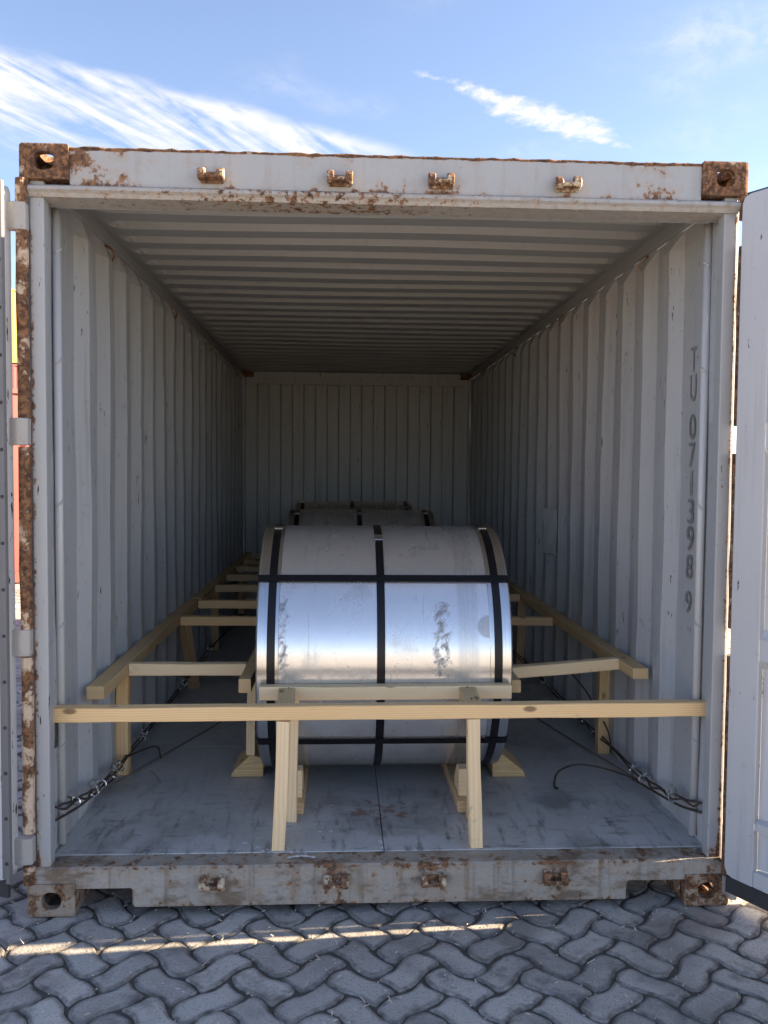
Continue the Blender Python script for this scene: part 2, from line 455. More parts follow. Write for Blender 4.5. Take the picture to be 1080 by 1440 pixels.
def paver_geo(i, j, horiz, n=6, lo=False, jit=0.0):
    P_, c = outline(i, j, horiz, n)
    P_ = smooth_poly(P_, 2 if not lo else 1)*G; P0 = P_
    if jit: P_ = P_ + smooth_poly(rng.normal(0, jit, P_.shape), 1) - (P_/(np.linalg.norm(P_, axis=1)[:, None]))*np.maximum(0, smooth_poly(rng.normal(0, .005, (len(P_), 1)), 2) - .0015)
    A = inset(P_, .0025); B = inset(P_, .0050); D = inset(P_, .0085)
    k = len(P_); z = [-.03, -.0045, 0.0]
    v = np.concatenate([np.c_[A, np.full(k, z[0])], np.c_[B if lo else A, np.full(k, z[2] if lo else z[1])]] + ([] if lo else [np.c_[D, np.full(k, z[2])], np.c_[smooth_poly(inset(smooth_poly(inset(P0, .011), 2), .010), 2), np.full(k, z[2]+.0006)]]))
    f = []
    for r in range(1 if lo else 3):
        for q_ in range(k):
            q2 = (q_+1) % k
            f.append((r*k+q_, r*k+q2, (r+1)*k+q2, (r+1)*k+q_))
    top = (1 if lo else 3)*k
    f.append(tuple(range(top, top+k)))
    return v, f, c
cr, sr = math.cos(ROT), math.sin(ROT)
def w2(c): return np.array([(c[0]*cr - c[1]*sr)*G + .03, (c[0]*sr + c[1]*cr)*G - .02])
cand = []
for i in range(-118, 119):
    for j in range(-118, 119):
        mm = (i-j) % 4
        if mm not in (0, 3): continue
        c = w2((i+1, j+.5) if mm == 0 else (i+.5, j+1))
        if -6.6 < c[0] < 6.6 and -4.2 < c[1] < 9.6:
            if abs(c[0]) < 1.0 and .35 < c[1] < 5.7: continue
            cand.append((i, j, mm == 0, c))
MWi = cam.matrix_world.inverted()
def px_of(p):
    q_ = MWi @ Vector((p[0], p[1], 0.0))
    if q_.z > -.1: return None
    return 540+1203*q_.x/-q_.z, 720-1203*q_.y/-q_.z, -q_.z
def showing(c):
    r = px_of(c)
    if r is None: return 1e9
    if -60 < r[0] < 1140 and r[1] < 1520: return r[2]
    return 1e9
# ground the photograph shows: in front of and beside the sill, and past the left door
cand.sort(key=lambda k: showing(k[3]) if not (abs(k[3][0]) < 1.2 and k[3][1] > .35) and k[3][1] < 7 else 1e9)
near, rest = cand[:300], cand[300:]
variants = {}
for i, j, hz, c in near:
    key = (hz, i % 2, j % 2, random.randrange(6))
    if key not in variants:
        v, f, _ = paver_geo(i % 2, j % 2, hz, 6, False, .0032)
        me = bpy.data.meshes.new('paver'); me.from_pydata(v.tolist(), [], f); me.update(); me.materials.append(M['paver'])
        ra_ = me.attributes.new('rim', 'FLOAT', 'POINT'); kk = len(v)//4
        ra_.data.foreach_set('value', np.r_[np.ones(3*kk), np.zeros(kk)].astype(np.float32))
        variants[key] = me
    o = bpy.data.objects.new('paver', variants[key])
    o.location = (c[0], c[1], .007 + random.uniform(-.0025, .002))
    o.rotation_euler = (random.gauss(0, .007), random.gauss(0, .007), ROT + random.gauss(0, .022))
    link(o, ground)
V, F, TN, base = [], [], [], 0
for i, j, hz, c in rest:
    v, f, _ = paver_geo(i % 2, j % 2, hz, 4, True)
    tz = random.uniform(-.002, .0015)
    V.append(np.c_[v[:, 0]*cr - v[:, 1]*sr + c[0], v[:, 0]*sr + v[:, 1]*cr + c[1], v[:, 2] + tz + .007])
    F.extend([tuple(a+base for a in q_) for q_ in f]); base += len(v)
    TN.extend([random.random()]*len(v))
me = bpy.data.meshes.new('paver_field'); me.from_pydata(np.concatenate(V).tolist(), [], F); me.update()
a = me.attributes.new('tone', 'FLOAT', 'POINT'); a.data.foreach_set('value', np.array(TN, dtype=np.float32))
me.materials.append(M['paver'])
tag(link(bpy.data.objects.new('paver_field', me), ground), kind='stuff')

# ------------------------------------------------------------------ the container
box_root = empty('shipping_container')
tag(box_root, 'open grey shipping container with rusty corners, loaded with strapped steel coils', 'container')
L_ = 6.058
FLZ = .175

# corner castings: hollow blocks with three oval holes, cut once
def cut_casting():
    def tmp(bm):
        me = bpy.data.meshes.new('tmp'); bm.normal_update(); bm.to_mesh(me); bm.free()
        o = bpy.data.objects.new('tmp', me); COL.objects.link(o); return o
    bm = bmesh.new(); box(bm, (0, 0, 0), (.162, .178, .118))
    outer = [e for e in bm.edges if sum(1 for v in e.verts if v.co.x < .001) == 2 or sum(1 for v in e.verts if v.co.z < .001) == 2]
    bmesh.ops.bevel(bm, geom=outer, offset=.014, segments=3, affect='EDGES', profile=.5)
    body = tmp(bm)
    bm = bmesh.new(); box(bm, (.026, .030, .026), (.140, .150, .096)); cutters = [tmp(bm)]
    def oval(w_, h_, axis, c, a, b):
        n = 20; pts = []
        for k in range(n):
            th = 2*math.pi*k/n
            pts.append((c[0]+math.copysign(abs(math.cos(th))**.75, math.cos(th))*w_/2, c[1]+math.copysign(abs(math.sin(th))**.75, math.sin(th))*h_/2))
        b_ = bmesh.new(); prism(b_, pts, axis, a, b); return tmp(b_)
    cutters.append(oval(.066, .060, 'y', (.083, .060), -.05, .08))
    cutters.append(oval(.070, .056, 'x', (.089, .060), -.05, .08))
    cutters.append(oval(.066, .118, 'z', (.083, .089), -.05, .07))
    for c_ in cutters:
        md = body.modifiers.new('b', 'BOOLEAN'); md.operation = 'DIFFERENCE'; md.object = c_; md.solver = 'EXACT'
    dg = bpy.context.evaluated_depsgraph_get()
    me = bpy.data.meshes.new_from_object(body.evaluated_get(dg))
    co = [tuple(v.co) for v in me.vertices]; fs = [tuple(p.vertices) for p in me.polygons]
    for o in [body]+cutters: bpy.data.objects.remove(o, do_unlink=True)
    return co, fs
cco, cfs = cut_casting()
for sx in (-1, 1):
    for fy in (0, 1):
        for top in (0, 1):
            vv = [(sx*(1.219-x), (L_-y) if fy else y, (2.591-z) if top else z) for x, y, z in cco]
            flips = (1 if sx == 1 else 0)+fy+top
            ff = [q_ if flips % 2 == 0 else q_[::-1] for q_ in cfs]
            o = obj('corner_casting', (vv, [], ff), M['casting'] if top else M['casting_low'], box_root)
            if fy == 0 and top: o['label'] = 'rust-brown upper corner casting with oval hole'

# corner posts, each with the rusty hinge bar in front (notched for the hinge lugs)
LUGS = (.24, .948, 1.649, 2.348)
for s in (-1, 1):
    p = obj('corner_post', boxes(((s*1.143, .02, .118), (s*1.190, .070, 2.473)), ((s*1.168, .0704, .118), (s*1.219, .16, 2.4732)), bev=.004, seg=2), M['post'], box_root)
    edges = [.122, LUGS[0]-.055, LUGS[0]+.06, LUGS[1]-.05, LUGS[1]+.045, LUGS[2]-.05, LUGS[2]+.045, LUGS[3]-.045, LUGS[3]+.045, 2.470]
    if s > 0: edges[1] = edges[2]-.0005  # right bar left unnotched at its lowest lug, to block light
    for k in range(0, 10, 2):
        bm = bmesh.new()
        zs = np.linspace(edges[k], edges[k+1], max(2, int((edges[k+1]-edges[k])/.08)))
        tube(bm, [(s*1.207 + random.gauss(0, .0008), 0.0 + random.gauss(0, .0008), z) for z in zs], .0205, 10)
        obj('hinge_bar', bm, M['bar'] if s < 0 else M['casting'], p)
    p2 = obj('corner_post', boxes(((s*1.14, 5.90, .118), (s*1.219, L_, 2.473)), bev=.004), M['inner'], box_root)
    # lashing rod just inside the post
    r = obj('lashing_rod', tube(bmesh.new(), [(s*1.150, .166, .19), (s*1.150, .166, 2.46)], .0145, 12), M['rod'], box_root, smooth=True)
    for z in (.55, .98, 1.412, 1.905, 2.286):
        bm = boxes(((s*1.150, .16, z-.005), (s*1.164, .172, z+.005)), bev=.002)
        tube(bm, [(s*1.150, .150, z-.014), (s*1.134, .156, z), (s*1.140, .168, z+.012)], .005, 6)
        obj('lashing_ring', bm, M['inner'], r)

# header and the lip under it
bm = bmesh.new()
prism(bm, [(.014, 2.574), (.010, 2.578), (.012, 2.458), (.10, 2.458), (.10, 2.52), (.06, 2.574)][1:] + [], 'x', -1.056, 1.056)
hd = obj('header', bm, M['header'], box_root)
bm = bmesh.new()   # uneven weld bead along the top edge
zs = np.linspace(-1.055, 1.055, 90)
tube(bm, [(x, .013+random.gauss(0, .0015), 2.576+random.gauss(0, .0012)) for x in zs], [.0035+abs(random.gauss(0, .0014)) for _ in zs], 6)
obj('weld_bead', bm, M['casting'], hd)
bm = bmesh.new()
prism(bm, [(-.004, 2.449), (-.006, 2.438), (.004, 2.430), (.012, 2.418), (.10, 2.410), (.10, 2.457), (.010, 2.457)], 'x', -1.188, 1.188)
obj('header_lip', bm, M['lip'], box_root)
obj('header_soffit', boxes(((-1.131, .101, 2.412), (1.131, .118, 2.50))), M['inner'], box_root)

# lock-rod keepers on header and sill
def keeper(x, z, par, top):
    bm = bmesh.new()
    box(bm, (x-.038, -.004, z-.020), (x+.038, .010, z+.016), .003)
    for k, s in enumerate((-1, 1)):
        hh = random.uniform(.024, .034)
        pts = [(-.004, z-.018), (-.036, z-.014), (-.042, z+.004), (-.030, z+hh*.7), (-.004, z+hh)]
        prism(bm, pts, 'x', x+s*.031-.012, x+s*.031+.012, .004)
    tube(bm, [(x+.026, -.03, z-.004), (x-.026, -.03, z-.004)], .0075, 8)
    return obj('lock_keeper', bm, M['lock'], par)
for lx in LOCKX: keeper(lx, 2.492, hd, True)

# sill with fork notches
bm = bmesh.new()
pts = [(-1.056, .118), (-1.056, .100), (-.870, .100), (-.862, .092), (-.860, .034), (.846, .034), (.848, .092), (.856, .100), (1.056, .100), (1.056, .150), (-1.056, .150)]
prism(bm, pts[1:], 'y', .004, .016)
sill = obj('sill', bm, M['sill'], box_root)
bm = bmesh.new()
prism(bm, [(.003, .150), (.001, .166), (.010, .1725), (.098, .1725), (.098, .155), (.017, .151)], 'x', -1.131, 1.131)
prism(bm, [(.003, .1505), (.010, .168), (.020, .172), (.06, .172), (.06, .1505)], 'x', 1.1315, 1.189); prism(bm, [(.003, .1505), (.010, .168), (.020, .172), (.06, .172), (.06, .1505)], 'x', -1.189, -1.1315)
obj('sill_lip', bm, M['sill'], sill)
for x0, x1 in ((-1.189, -1.0565), (1.0565, 1.189)): obj('sill_end', boxes(((x0, .005, .1185), (x1, .066, .1495))), M['sill'], sill)
obj('sill_back', boxes(((-1.05, .06, .034), (-.862, .90, .10)), ((-.858, .09, .04), (.844, .12, .15)), ((.850, .06, .034), (1.05, .9, .10)))
    if False else boxes(((-.858, .09, .04), (.844, .12, .15)), ((-1.14, .2, .03), (-1.06, 5.8, .15)), ((1.06, .2, .03), (1.14, 5.8, .15))), M['casting_low'], sill)
for x in (-.862, .848):
    s = -1 if x < 0 else 1
    obj('fork_pocket', boxes(((x-.006, .017, .035), (x+.006, .5, .145)), ((x, .03, .128), (x+s*.20, .5, .145)), ((x+s*.192, .03, .036), (x+s*.204, .5, .126))), M['casting_low'], sill)
for lx in LOCKX: keeper(lx, .116, sill, False)

# plywood floor sheets
for ix in range(2):
    x0, x1 = (-1.168, -.0015) if ix == 0 else (.0015, 1.168)
    ys = [.100, 1.27, 2.48, 3.70, 4.90, 5.94] if ix == 0 else [.100, 1.86, 3.08, 4.3, 5.94]
    for a_, b_ in zip(ys, ys[1:]):
        obj('floor_sheet', boxes(((x0, a_+.001, .148), (x1, b_-.001, FLZ+random.uniform(-.0006, .0006))), bev=.0015), M['floor'], box_root)

# side walls: corrugated sheet with small dents
def prof_wall(y):
    if y < .408: return 1.0
    if y > 5.72: return 1.0
    q_ = ((y-.408) % .278)/.278
    a, b, c = .068/.278, .138/.278, .206/.278
    if q_ < a: return 1-q_/a
    if q_ < b: return 0.0
    if q_ < c: return (q_-b)/(c-b)
    return 1.0
wy = [.086, .20]
y = .408
while y < 5.72:
    for d in (0, .068, .138, .206):
        if y+d < 5.72: wy.append(y+d)
    y += .278
wy += [5.72, 5.9]
wz = np.linspace(.17, 2.472, 34)
def lowf(y, z, sd):
    return (math.sin(y*3.1+sd)*math.sin(z*2.3+sd*2)+.7*math.sin(y*7.7+z*1.9+sd*3)*math.sin(z*5.1-y*1.3+sd))
for s, sd in ((-1, 1.7), (1, 4.1)):
    vv, ff = [], []
    for k, y in enumerate(wy):
        for z in wz:
            e = min(1, (2.472-z)/.06, (z-.17)/.05); e = max(0, e)
            x = 1.166 - .036*(1-prof_wall(y))*(.25+.75*e) + .0042*lowf(y, z, sd)*e + rng.normal(0, .0006)
            vv.append((s*x, y + .003*lowf(z*1.3, y*2.0, sd+1)*e, z))
    nz = len(wz)
    for a_ in range(len(wy)-1):
        for b_ in range(nz-1):
            q_ = (a_*nz+b_, (a_+1)*nz+b_, (a_+1)*nz+b_+1, a_*nz+b_+1)
            ff.append(q_ if s < 0 else q_[::-1])
    wall = obj('side_wall', (vv, [], ff), M['inner'], box_root)
    sol = wall.modifiers.new('thick', 'SOLIDIFY'); sol.thickness = .002; sol.offset = -1
    # top and bottom side rails
    obj('top_rail', boxes(((s*1.160, .10, 2.474), (s*1.219, 5.89, 2.535)), ((s*1.14, .10, 2.470), (s*1.159, 5.89, 2.479))), M['roof'], box_root)
    obj('bottom_rail', boxes(((s*1.169, .17, .06), (s*1.216, 5.88, .169)), bev=.003), M['inner'], box_root)
    # lashing hooks under the top rail
    for y in (.79, 2.16, 3.5, 4.9):
        bm = bmesh.new()
        tube(bm, spline([(s*1.150, y-.02, 2.458), (s*1.126, y-.012, 2.445), (s*1.118, y+.01, 2.425), (s*1.130, y+.02, 2.405), (s*1.150, y+.022, 2.40)], 4), .005, 6)
        obj('lashing_hook', bm, M['casting_low'], wall)
    if s > 0: right_wall = wall
    else: left_wall = wall

# roof sheet with cross corrugations that end short of the rails
vv, ff = [], []
rx = [-1.16, -1.125, -1.10, -1.07] + list(np.linspace(-1.0, 1.0, 15)) + [1.07, 1.10, 1.125, 1.16]
ry = [.09]; y = .23
while y < 5.8:
    for d in (0, .036, .080, .116):
        ry.append(y+d)
    y += .2155
ry.append(6.02)
def roof_h(y):
    q_ = (y-.23) % .2155
    if q_ < .0361: return q_/.036
    if q_ < .0801: return 1.0
    if q_ < .1161: return 1-(q_-.080)/.036
    return 0.0
for y in ry:
    for x in rx:
        e = min(1, max(0, (1.125-abs(x))/.05))
        r_ = roof_h(y) if .23 <= y < 5.79 else 0.0
        vv.append((x, y+.004*math.sin(x*3+y*5)*e, 2.5345 + .032*r_*e - .0*(1-e) + .0035*math.sin(x*2.7+y*1.1)*math.sin(y*2.1)*e))
nx = len(rx)
for a_ in range(len(ry)-1):
    for b_ in range(nx-1):
        ff.append((a_*nx+b_, (a_+1)*nx+b_, (a_+1)*nx+b_+1, a_*nx+b_+1))
rf = obj('roof_sheet', (vv, [], ff), M['roof'], box_root)
sol = rf.modifiers.new('thick', 'SOLIDIFY'); sol.thickness = .002; sol.offset = 1

# end wall
vv, ff = [], []
ex = [-1.14]; x = -1.03
while x < 1.0:
    for d in (0, .012, .118, .130): ex.append(x+d)
    x += .238
ex += [1.05, 1.14]
def end_h(x):
    q_ = (x+1.03) % .238
    if x < -1.03 or x > 1.04: return 0
    if q_ < .012: return q_/.012
    if q_ < .118: return 1
    if q_ < .130: return 1-(q_-.118)/.012
    return 0
ez = np.linspace(.17, 2.56, 12)
for x in ex:
    for z in ez: vv.append((x, 5.95+.040*end_h(x)+.002*math.sin(x*5+z*3), z))
nz = len(ez)
for a_ in range(len(ex)-1):
    for b_ in range(nz-1): ff.append((a_*nz+b_, (a_+1)*nz+b_, (a_+1)*nz+b_+1, a_*nz+b_+1))
ew = obj('end_wall', (vv, [], ff), M['inner'], box_root)
sol = ew.modifiers.new('thick', 'SOLIDIFY'); sol.thickness = .002; sol.offset = -1
obj('end_header', boxes(((-1.13, 5.92, 2.405), (1.13, 5.945, 2.530)), bev=.003), M['inner'], ew)

# stencilled number on the right wall, upright characters one under the other
def glyph(ch, z0, z1, yc, wdt):
    cu = bpy.data.curves.new('glyph', 'FONT'); cu.body = ch; cu.size = 1.0; cu.align_x = 'CENTER'
    o = bpy.data.objects.new('glyph', cu); COL.objects.link(o)
    me = bpy.data.meshes.new_from_object(o.evaluated_get(bpy.context.evaluated_depsgraph_get()))
    bpy.data.objects.remove(o, do_unlink=True)
    vs_ = np.array([v.co for v in me.vertices]); lo, hi = vs_.min(0), vs_.max(0)
    sc = (z1-z0)/(hi[1]-lo[1]); cx = (lo[0]+hi[0])/2
    sxx = min(wdt/(hi[0]-lo[0]), sc*1.0) if ch != '1' else sc*.8
    return [(1.1615, yc - (v[0]-cx)*sxx, z0+(v[1]-lo[1])*sc) for v in vs_], [tuple(p.vertices) for p in me.polygons]
rows = [('T', 488, 523), ('U', 527, 564), ('0', 583, 618), ('7', 623, 658), ('1', 663, 698), ('3', 703, 738), ('9', 742, 777), ('8', 783, 817), ('9', 835, 867)]
for ch, a_, b_ in rows:
    zt = 1.867 + (540-a_)*.002662; zb = 1.867 + (540-b_)*.002662
    v, f = glyph(ch, zb, zt, .292, .056)
    obj('stencilled_character', (v, [], f), M['ink'], right_wall)

# a paper patch on the right wall and a strip of tape on the left one
vv, ff = [], []
for a_, yy in enumerate(np.linspace(2.14, 2.48, 7)):
    for b_, zz_ in enumerate(np.linspace(1.03, 1.31, 9)):
        vv.append((1.1225 - .003*math.sin(a_*1.3+b_*.9), yy, zz_+.006*math.sin(a_)))
for a_ in range(6):
    for b_ in range(8): ff.append((a_*9+b_, a_*9+b_+1, (a_+1)*9+b_+1, (a_+1)*9+b_))
pp = obj('paper_sheet', (vv, [], ff), M['paper'])
pp.modifiers.new('thick', 'SOLIDIFY').thickness = .0006
tag(pp, 'pale creased sheet stuck on the right corrugated wall', 'paper')
tp = obj('tape_strip', boxes(((-1.162, .125, .545), (-1.1605, .20, .64)), ((-1.1602, .125, .55), (-1.1592, .155, .635))), M['tape'])
tag(tp, 'short black tape strip on the left wall below the front crossbar', 'tape')

# ------------------------------------------------------------------ doors
def door(s, hinge, ang, mat_stile):
    """local x runs from the hinge edge outwards; inner face towards s*y"""
    W_, z0, z1 = 1.165, .150, 2.452
    ni = s            # sign of the inner normal along local y
    y0, y1 = 0.0, -ni*.052       # inner face, outer face
    bm = bmesh.new()
    # stiles and rails (hinge-side edge rounded)
    prism(bm, [(.0, z0+.03), (.012, z0+.006), (.03, z0), (.108, z0), (.108, z1), (.03, z1), (.008, z1-.008), (.0, z1-.03)], 'y', y0, y1, .003)
    box(bm, (W_-.10, y0, z0), (W_, y1, z1), .003)
    box(bm, (.109, y0, z0+.001), (W_-.101, y1, z0+.055), .003)
    box(bm, (.109, y0, z1-.10), (W_-.101, y1, z1-.001), .003)
    d = obj('door', bm, mat_stile, box_root, loc=hinge); d.rotation_euler = (0, 0, ang)
    # pressed panel: raised bands between recessed fields
    zb = [(z0+.056, 0), (.335, 0), (.345, .9), (.37, .9), (.378, 0), (.885, 0), (.915, .9), (.985, .9), (1.015, 0), (1.585, 0), (1.615, .9), (1.695, .9), (1.725, 0), (z1-.101, 0)]
    vv, ff = [], []
    xs = [.109, .135, .16] + list(np.linspace(.2, W_-.2, 8)) + [W_-.16, W_-.135, W_-.101]
    for x in xs:
        e = 0.0 if x in (xs[0], xs[-1]) else 1.0
        for z, h in zb:
            hh = h if e else max(h, .25)
            vv.append((x, y0 - ni*(.034*(1-hh)), z))
    n = len(zb)
    for a_ in range(len(xs)-1):
        for b_ in range(n-1): ff.append((a_*n+b_, a_*n+b_+1, (a_+1)*n+b_+1, (a_+1)*n+b_))
    pn = obj('door_panel', (vv, [], ff), M['door'], d)
    sl = pn.modifiers.new('thick', 'SOLIDIFY'); sl.thickness = .003; sl.offset = 0
    # gasket all round the edge; bottom flap lengthened to cut light under the door
    g = bmesh.new()
    box(g, (.004, y0-ni*.004, z0-.058), (W_-.001, y0-ni*.018, z0-.0005), .002)
    box(g, (.01, y0-ni*.010, z1+.0005), (W_-.001, y0-ni*.030, z1+.008), .002)
    box(g, (W_+.0005, y0-ni*.010, z0), (W_+.016, y0-ni*.030, z1), .002)
    obj('gasket', g, M['gasket'], d)
    return d, y0, y1, ni
# right door, 120 degrees open
ra = -R(60)
dR, *_q = door(-1, (1.162, -.069, 0), ra, M['door'])
dR['label'] = 'pale grey right door swung open, inner side showing'
# left door, past 180 degrees open
la = R(180-22)
dL, *_q = door(1, (-1.262, -.045, 0), la, M['door_worn'])
dL['label'] = 'left door swung right round, only its chipped hinge edge showing'
bm = boxes(((-.018, -.004, .15), (-.001, .012, 2.448)), ((-.001, .0005, .16), (.019, .005, 2.44)), bev=.002)
gs = obj('gasket_strip', bm, M['gasket_strip'], dL)
for z in np.arange(.22, 2.4, .152):
    bm = bmesh.new(); tube(bm, [(-.0085, .0118, z), (-.0085, .0165, z)], .0055, 8)
    obj('rivet', bm, M['gasket'], gs)
# hinge lugs; lowest right one enlarged to block light in the gap
for s, d_, pt in ((1, dR, (1.185, -.058)), (-1, dL, (-1.262, -.030))):
    for z in LUGS:
        bm = bmesh.new()
        a_ = (s*1.208, -.002 if s < 0 else -.026)
        if s > 0:
            if z < .3: prism(bm, [(1.190, .0), (1.2285, .0), (1.2285, -.022), (1.190, -.022)], 'z', .055, .117)  # added filler block, stops light passing below the lug
            q0_ = -.017 if z < .3 else -.024
            prism(bm, [(1.196, q0_), (1.216, q0_), (1.222, -.040), (1.214, -.062), (1.190, -.062), (1.188, -.040)], 'z', (.055 if z < .3 else z-.036), (.315 if z < .3 else z+.036), .003)
        else:
            prism(bm, [(-1.190, -.018), (-1.222, -.024), (-1.250, -.016), (-1.262, -.026), (-1.262, .004), (-1.222, .014), (-1.190, .016)], 'z', z-.045, z+.045, .003)
        obj('hinge_lug', bm, M['lug'], box_root)

# added sleeper, out of view, blocks the sun that leaks under the right door
bm = bmesh.new(); box(bm, (.12, .24, .014), (1.30, .44, .225), .008)
sl = obj('light_block_sleeper', bm, M['pine_brown'], loc=(1.162, -.069, 0)); sl.rotation_euler = (0, 0, ra)
tag(sl, 'unseen timber sleeper added behind the right door to shade the paving', 'timber')

# ------------------------------------------------------------------ steel coils
CR = .529
def coil(loc, width, rad, label, full=True):
    c = empty('steel_coil', (loc[0], loc[1], loc[2]-rad))
    tag(c, label, 'coil', 'steel coils in the container')
    hw = width/2; N = 128
    def ringmesh(profile):
        bm = bmesh.new(); rows_ = []
        for (x, r) in profile:
            rows_.append([bm.verts.new((x, r*math.cos(2*math.pi*k/N), rad + r*math.sin(2*math.pi*k/N))) for k in range(N)])
        m_ = len(rows_)
        for a in range(m_):
            A, B = rows_[a], rows_[(a+1) % m_]
            for k in range(N): bm.faces.new((A[k], A[(k+1) % N], B[(k+1) % N], B[k]))
        bmesh.ops.recalc_face_normals(bm, faces=bm.faces[:])
        return bm
    def part(name, prof, m_):
        bm = ringmesh(prof)
        for v in bm.verts: v.co.z -= rad
        o = obj(name, bm, m_, c, loc=(0, 0, rad))
        o.data.shade_smooth()
        try: o.data.set_sharp_from_angle(angle=R(30))
        except Exception: pass
        return o
    core = part('coil_body', [(-hw+.004, .254), (hw-.004, .254), (hw-.004, rad-.004), (-hw+.004, rad-.004)], M['coil_edge'])
    part('outer_wrap', [(-hw+.002, rad-.003), (hw-.002, rad-.003), (hw-.002, rad), (-hw+.002, rad)], M['steel'])
    for s in (-1, 1):
        part('edge_ring', [(s*(hw-.085), rad+.0005), (s*(hw-.083), rad+.0022), (s*(hw-.045), rad+.0028), (s*(hw-.002), rad+.0030), (s*(hw+.004), rad-.003), (s*(hw+.004), rad-.05), (s*(hw+.001), rad-.05), (s*(hw+.001), rad-.006), (s*(hw-.004), rad+.0008)], M['ring'])
        part('bore_ring', [(s*(hw+.003), .30), (s*(hw+.003), .252), (s*(hw-.05), .250), (s*(hw-.05), .247), (s*(hw+.005), .247), (s*(hw+.005), .30)], M['ring'])
    st = .016
    for sx in (-.445*width, .0-.015, .448*width):
        lift_ = .0042
        gs_ = part('girth_strap', [(sx-st, rad+lift_-.0035), (sx-st, rad+lift_), (sx+st, rad+lift_), (sx+st, rad+lift_-.0035)], M['strap'])
        b_ = bmesh.new(); a_ = R(random.uniform(96, 118))
        box(b_, (sx-st-.002, -.022, -.002), (sx+st+.002, .022, .0022), .001)
        for v in b_.verts:
            yy, zz_ = v.co.y, v.co.z + rad + lift_ + .001
            v.co.y, v.co.z = zz_*math.cos(a_) - yy*math.sin(a_), zz_*math.sin(a_) + yy*math.cos(a_)
        obj('strap_seal', b_, M['ring'], gs_)
    # straps through the bore
    for ang in EYE:
        th = R(ang); e = Vector((0, math.cos(th), math.sin(th))); tn = Vector((0, -math.sin(th), math.cos(th)))
        path = [(-hw-.008, .243), (-hw-.008, rad-.01), (-hw-.004, rad+.005), (-hw+.004, rad+.0072), (hw-.004, rad+.0072), (hw+.004, rad+.005), (hw+.008, rad-.01), (hw+.008, .243)]
        bm = bmesh.new(); rows_ = []
        for (x, r) in path:
            q_ = e*r; q_.x = x
            rows_.append((bm.verts.new(q_-tn*st), bm.verts.new(q_+tn*st)))
        rows_.append(rows_[0])
        for A, B in zip(rows_, rows_[1:]): bm.faces.new((A[0], A[1], B[1], B[0]))
        o = obj('bore_strap', bm, M['strap'], c, loc=(0, 0, rad))
        o.modifiers.new('thick', 'SOLIDIFY').thickness = .0015
    return c
EYE = (140.0, 216, 36, -36)
coil((.014, .947, .753), 1.0, CR, 'front steel coil, bright sheet mirroring the sky, held by black straps')
coil((-.02, 3.2, .725), 1.0, .527, 'steel coil in the middle, its strapped top showing above the front coil')
coil((-.05, 4.62, .735), .99, .527, 'rearmost steel coil, a dark rim against the end wall')

# ------------------------------------------------------------------ lumber
def lumber(name, p0, p1, wd, ht, m_, parent, roll=0.0, up=(0, 0, 1), nails=()):
    """a sawn stick from p0 to p1 (centre line); wd across, ht along 'up'"""
    p0, p1 = Vector(p0), Vector(p1); d = p1-p0; Ln = d.length; X = d.normalized()
    U = Vector(up); 
    if abs(X.dot(U)) > .98: U = Vector((0, 1, 0))
    Y = U.cross(X).normalized(); Z = X.cross(Y)
    n = max(2, int(Ln/.12)); bm = bmesh.new(); rings = []
    bow = random.uniform(-.004, .004); bow2 = random.uniform(-.003, .003)
    ch = .0025
    sec = [(-wd/2+ch, -ht/2), (wd/2-ch, -ht/2), (wd/2, -ht/2+ch), (wd/2, ht/2-ch), (wd/2-ch, ht/2), (-wd/2+ch, ht/2), (-wd/2, ht/2-ch), (-wd/2, -ht/2+ch)]
    for k in range(n+1):
        x = Ln*k/n; q_ = math.sin(math.pi*k/n)
        rings.append([bm.verts.new((x, a+bow*q_+random.gauss(0, .0007), b+bow2*q_+random.gauss(0, .0007))) for a, b in sec])
    for A, B in zip(rings, rings[1:]):
        for k in range(8): bm.faces.new((A[k], A[(k+1) % 8], B[(k+1) % 8], B[k]))
    bm.faces.new(rings[0][::-1]); bm.faces.new(rings[-1])
    bmesh.ops.recalc_face_normals(bm, faces=bm.faces[:])
    o = obj(name, bm, m_, parent)
    o.matrix_local = Matrix(((X.x, Y.x, Z.x, p0.x), (X.y, Y.y, Z.y, p0.y), (X.z, Y.z, Z.z, p0.z), (0, 0, 0, 1)))
    return o
P1, P2, PA, PB = M['pine'], M['pine_pale'], M['pine_aged'], M['pine_brown']
def nail(p, par, r=.0035):
    obj('nail', tube(bmesh.new(), [(p[0], p[1], p[2]-.004), (p[0], p[1], p[2]+.0012)], r, 8), M['nail'], par)

fb = empty('timber_brace')
tag(fb, 'front pine brace, a crossbar wall to wall on two legs, pressed against the coil', 'timber frame', 'pine bracing frames')
lumber('crossbar', (-1.178, .126, .669), (1.178, .128, .677), .048, .050, P1, fb)
lumber('coil_bar', (-.47, .392, .672), (.505, .392, .676), .050, .052, P2, fb)
for sx, q0 in ((-1, -.362), (1, .318)):
    lumber('spacer', (q0+.006, .151, .668), (q0+.006+.008*sx, .366, .674), .064, .046, PA, fb)
lumber('leg', (-.361, .128, .642), (-.378, .130, .1765), .046, .046, P2, fb)
lumber('leg', (.318, .130, .646), (.334, .128, .1765), .046, .046, P2, fb)
lumber('rear_leg', (-.337, .392, .645), (-.345, .372, .1765), .040, .045, P2, fb)
lumber('rear_leg', (.366, .392, .648), (.357, .372, .1765), .040, .045, P1, fb)
for p in ((-.357, .36, .6975), (.330, .36, .6985), (.322, .20, .6975)): nail(p, fb)

